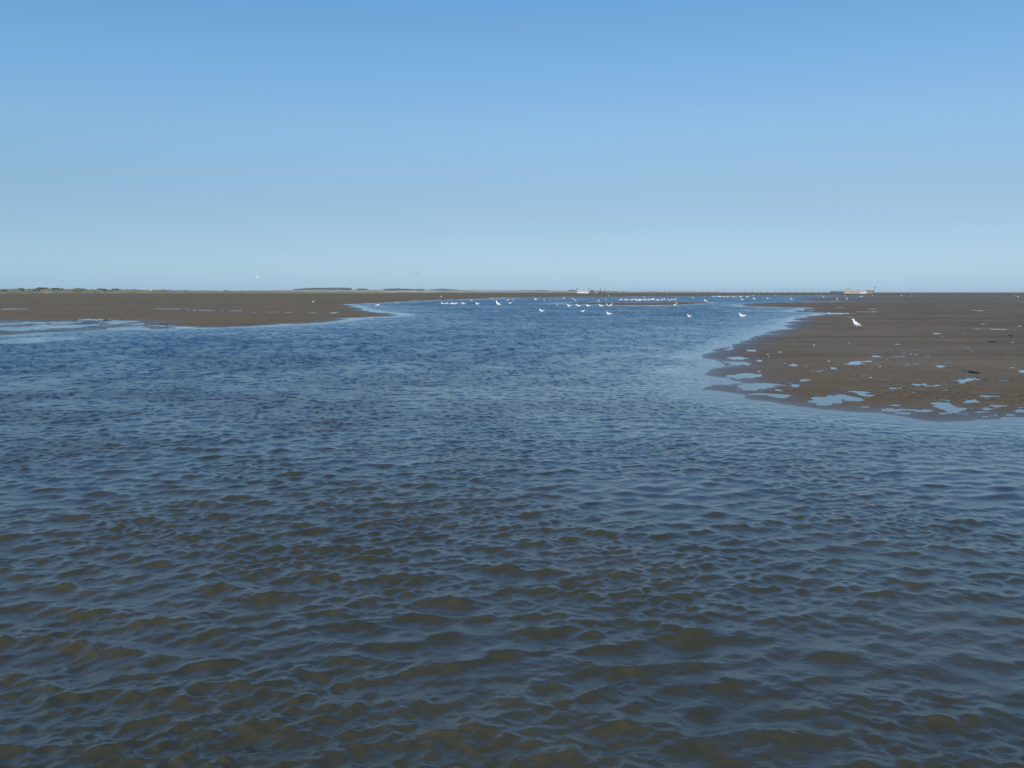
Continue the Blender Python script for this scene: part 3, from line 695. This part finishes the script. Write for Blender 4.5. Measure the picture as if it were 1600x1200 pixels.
def put(kind, x, y, face, label, group=None, s_=1.0):
    """face: 'l','r','a'way,'t'oward or degrees"""
    src = protos[kind]
    o = src if kind not in used else copy_tree(src); used.add(kind)
    ang = {'l': 180, 'r': 0, 'a': 90, 't': -90, 'tl': -135, 'tr': -45, 'al': 135, 'ar': 45}.get(face, face)
    z = mudz(x, y)
    zz = max(z, 0.0) if kind in ('stand', 'upright', 'fstand') else 0.0
    if kind in ('stand', 'upright', 'fstand') and z < 0: zz = max(z, -.09)
    p = at(x, y, 0.0); o.location = (p.x, p.y, zz); o.rotation_euler = (0, 0, R(ang) - math.atan((x - 800) / F)); o.scale = (s_,) * 3
    tag(o, label, 'gull', group); return o
put('upright', 1338.4, 512.8, 212, 'large white gull standing alone on the right hand mudflat', None, 1.05)
put('swim', 1160.5, 494.8, 'l', 'white gull floating near the right shore, neck up, facing left', None, 1.1)
put('swim', 1077.5, 495.6, 'tl', 'small white gull floating left of the big one near the right shore', None, .95)
put('land', 1055, 478.0, 'r', 'gull with raised wings at the tip of the thin mud bar', None, 1.1)
put('swim', 952, 491.6, 'l', 'white gull floating low, nearest of those in mid channel')
put('swim', 910.5, 487.6, 'tr', 'white gull in mid channel between two others, without tail showing', None, .9)
put('swim', 847, 487.0, 'l', 'white gull floating alone left of mid channel with long pale tail', None, 1.0)
put('upright', 778.5, 477.2, 'al', 'tall upright gull standing in the shallows left of centre', None, 1.75)
put('swim', 746.5, 475.6, 'l', 'gull with grey back floating left of the tall upright gull', None, 1.3)
put('swim', 889.8, 478.9, 'l', 'leftmost gull of the line floating before the thin mud bar', None, 1.2)
put('swim', 904.5, 479.0, 'l', 'gull floating second from left before the thin mud bar', None, 1.2)
put('fswim', 900.4, 477.6, 't', 'smaller gull just behind another before the thin mud bar', None, 1.0)
put('swim', 919.4, 478.8, 'l', 'gull at the middle of the line before the thin mud bar', None, 1.25)
put('swim', 939.6, 478.9, 'l', 'flat looking gull before the thin mud bar, left of a close pair', None, 1.2)
put('stand', 949.6, 478.4, 'tl', 'left gull of the close pair at the thin mud bar', None, 1.1)
put('stand', 953.4, 478.4, 'r', 'right gull of the close pair at the thin mud bar', None, 1.1)
put('fswim', 870.6, 477.8, 't', 'small gull floating off the left tip of the mud bar', None, 1.0)
put('swim', 590, 477.8, 'r', 'gull floating beside the pointed end of the left mudflat', None, 1.2)
put('stand', 620.2, 474.8, 't', 'small gull standing on its reflection behind the left mud point', None, 1.0)
put('fstand', 489, 473.4, 'r', 'buff coloured gull far out on the left mudflat', None, .9)
put('fstand', 689.4, 464.8, 'r', 'lone pale gull on the far mud above the left shallows', None, 1.4)
put('fswim', 737.5, 470.0, 'l', 'faint gull low on the far water edge, left of centre', None, 1.0)
put('fswim', 796.8, 474.6, 'r', 'gull floating just right of the tall upright gull', None, 1.1)
put('fstand', 802, 470.4, 't', 'gull standing in far shallows right of the tall gull', None, 1.3)
put('swim', 837.5, 468.4, 'l', 'gull with its tail apart on the far shallows left of the mud bar', None, 1.6)
put('fstand', 850.4, 470.8, 't', 'upright gull on the far shallows left of the mud bar', None, 1.4)
put('fstand', 1103, 472.2, 'l', 'gull alone off the right end of the thin mud bar', None, 1.3)
put('fstand', 1323, 469.8, 't', 'bright gull below the right hand building cluster', None, 1.7)
put('fstand', 1308, 470.2, 't', 'gull left of the bright one below the right hand buildings', None, 1.5)
put('fswim', 1160, 468.6, 'l', 'gull in the wet shallows under the far flock', None, 1.4)
rr = random.Random(21)
G1 = 'gulls at the foot of the left and middle shallows'
for x, y in [(692, 475.2), (697, 475.2), (705, 475.3), (709.5, 475.8), (715, 475.0), (722.5, 475.2), (725.5, 475.2)]:
    put('fswim', x, y, rr.choice(['l', 'r', 'tl']), 'white gull in the short left hand row on the shallows', 'short row of gulls left of centre', rr.uniform(1.05, 1.35))
xs = [968.5, 971, 973, 976, 978, 980.4] + list(np.arange(984, 1024, 1.55)) + [1025.4, 1028, 1030, 1033, 1036, 1039, 1045, 1047.4, 1051.6, 1054, 1056.4]
for x in xs:
    put('fstand', float(x) + rr.uniform(-.3, .3), 469.5 + rr.uniform(-.6, .5), rr.choice(['l', 'r', 'l', 't', 'tl', 'tr']), 'white gull in the packed long row behind the thin mud bar', 'packed row of gulls behind the mud bar', rr.uniform(1.0, 1.3))
for x in list(np.arange(1111, 1146, 1.9)) + [1148, 1151.4, 1155.6, 1158.4, 1161, 1166, 1169, 1171.4]:
    put('fstand', float(x) + rr.uniform(-.5, .5), 464.5 + rr.uniform(-.3, .3), rr.choice(['l', 'r', 't']), 'tiny white gull in the far flock left of the blue shed', 'far flock at the right end of the water', rr.uniform(1.2, 1.6))
for x, y in [(1082, 465.8), (1006, 464.2), (1037, 461.0), (1043, 461.2), (1056.4, 466), (860, 468), (880.5, 467), (895.5, 467.4), (899.6, 470.2), (908, 461.4), (913, 461.4), (935, 471), (947, 469.2), (950.4, 463.4), (971.4, 463), (793, 470), (1018, 460.8), (1073, 461), (1088, 461)]:
    put('fstand', x, y, rr.choice(['l', 'r', 't']), 'tiny pale gull on the far mud edge beneath the central buildings and posts', 'gulls dotted along the far central mud edge', rr.uniform(1.0, 1.35) if y > 463 else .85)
for x, y in [(1179, 468.2), (1200, 467.6), (1237, 469), (1186, 460.4), (1237, 461.8), (1177, 462.6), (1276, 461.2), (1283, 462), (1287, 465.4), (1289.6, 463.8), (1297, 464.2), (1319.7, 463.2), (1344.6, 464.6), (1347.6, 464.2), (1363, 463.8), (1387.5, 464.2), (1409, 462.6), (1424, 463.6), (1431, 461.4),
             (1493.5, 461.4), (1510, 460.4), (1535, 461.6), (1547, 462.4), (1544, 460.6), (1562, 460.6), (1585, 462.4), (1590.5, 464.6), (1120, 461.4), (1132, 461), (1145, 461.6), (1212, 461.4), (1262, 460.8), (1415, 460.6)]:
    put('fstand', x, y, rr.choice(['l', 'r', 't']), 'tiny white gull scattered over the far right wet flats', 'gulls scattered over the far right flats', rr.uniform(1.1, 1.5) if y > 462.5 else 1.0)
# birds in the air
def fly(o, x, y, r, rot, s_, label, cat):
    o.location = at_range(x, y, r); o.rotation_euler = rot; o.scale = (s_,) * 3; tag(o, label, cat); return o
fly(make_flier('gull', M_feather, M_feather, .5), 402, 431, 130, (R(72), R(8), R(40)), .98, 'white gull flying low over the left mudflat with wings steeply banked', 'gull')
fly(make_flier('gull', M_feather, M_feather, .3), 1426, 446.5, 260, (R(20), 0, R(60)), .5, 'tiny white gull flying above the right horizon', 'gull')
fly(make_flier('dark_bird', M_dark, M_dark, .1), 651, 427, 150, (R(-42), R(0), R(80)), .72, 'slim dark bird gliding above the dune woods', 'bird')
fly(make_flier('dark_bird', M_dark, M_dark, .1), 676.5, 436.5, 260, (R(-38), R(0), R(80)), .72, 'fainter dark bird flying lower right of the first dark bird', 'bird')

# ---------------------------------------------------------------- weed and shells on the near mud
def weed(pts, label):
    rr = random.Random(len(label)); m = MB(); P3 = [at(x, y, 0) for x, y in pts]; P3 = [Vector((q.x, q.y, max(0.004, mudz(*xy)) + .012)) for q, xy in zip(P3, pts)]
    for k in range(7):
        off = [Vector((rr.uniform(-.02, .02), rr.uniform(-.10, .10), rr.uniform(-.006, .02))) for _ in P3]
        i0 = rr.randrange(0, max(1, len(P3) - 2)); seg = [a + b_ for a, b_ in zip(P3, off)][i0:i0 + 4]
        if len(seg) > 1: m.tube(seg, [.012] + [.018] * (len(seg) - 2) + [.005], 6)
    o = m.build('seaweed_strand', M_weed, None, True); tag(o, label, 'seaweed')
weed([(1504, 581), (1509, 582), (1514, 584), (1519, 585.2), (1524, 586), (1529, 586.7), (1534, 587)], 'long black strand of seaweed lying above the broad puddle')
weed([(1546, 536.4), (1549, 536.6), (1552, 536.5), (1555, 536)], 'short dark scrap of seaweed further out on the right mud')
weed([(1576, 525.6), (1578, 526.6), (1580, 526.8)], 'tiny dark scrap of seaweed near the right edge')
def shell():
    m = MB(); n = 9; vs = [(0, 0, 0.012)]
    for k in range(n):
        a = -1.3 + 2.6 * k / (n - 1); rr_ = .045 * (1 + .06 * (k % 2)); vs.append((rr_ * math.cos(a), rr_ * math.sin(a), .0)); 
    for k in range(n):
        a = -1.3 + 2.6 * k / (n - 1); vs.append((.026 * math.cos(a), .026 * math.sin(a), .016))
    fs = [(0, n + 1 + k, n + 2 + k) for k in range(n - 1)] + [(n + 1 + k, 1 + k, 2 + k, n + 2 + k) for k in range(n - 1)]
    m.add(vs, fs); return m.build('shell', M_shell, None, True)
sh = None; rr = random.Random(77)
for x, y in [(1239.6, 559), (1186, 580.4), (1202, 558.6), (1200.6, 555.2), (1167, 555), (1245.6, 621.2), (1299, 532.4), (1299.8, 532.7), (1400, 623.2), (1405.6, 617.6), (1361, 593), (1240, 536.2), (1254, 542), (1272, 541), (1309, 539.6), (1327, 538), (1229, 546.4), (1219, 551.6), (1376, 575.2), (1349, 590), (1130, 561.4), (1296, 567)]:
    if mudz(x, y) < .004: continue
    if sh is None: sh = shell(); o = sh
    else: o = sh.copy(); C.objects.link(o)
    q = at(x, y); o.location = (q.x, q.y, mudz(x, y) + .004); o.rotation_euler = (rr.uniform(-.5, .2), rr.uniform(-.5, .5), rr.uniform(0, 6)); s_ = rr.uniform(.4, .85); o.scale = (s_, s_, s_ * 1.3)
    tag(o, 'pale bleached shell lying on the right hand mud', 'shell', 'shells scattered on the near mud')

# ---------------------------------------------------------------- air
m = bpy.data.materials.new('sea_haze'); m.use_nodes = True; t = m.node_tree
t.nodes.remove(t.nodes['Principled BSDF'])
v = t.nodes.new('ShaderNodeVolumePrincipled'); v.inputs['Color'].default_value = (.84, .94, 1.0, 1); v.inputs['Density'].default_value = 0.9e-4; v.inputs['Anisotropy'].default_value = 0.0
t.links.new(v.outputs[0], t.nodes['Material Output'].inputs['Volume'])
o = MB().box(-7500, 7500, -7500, 7500, -1.6, 24).build('haze', m); o['kind'] = 'stuff'; o['label'] = 'thin pale sea haze over the flats'
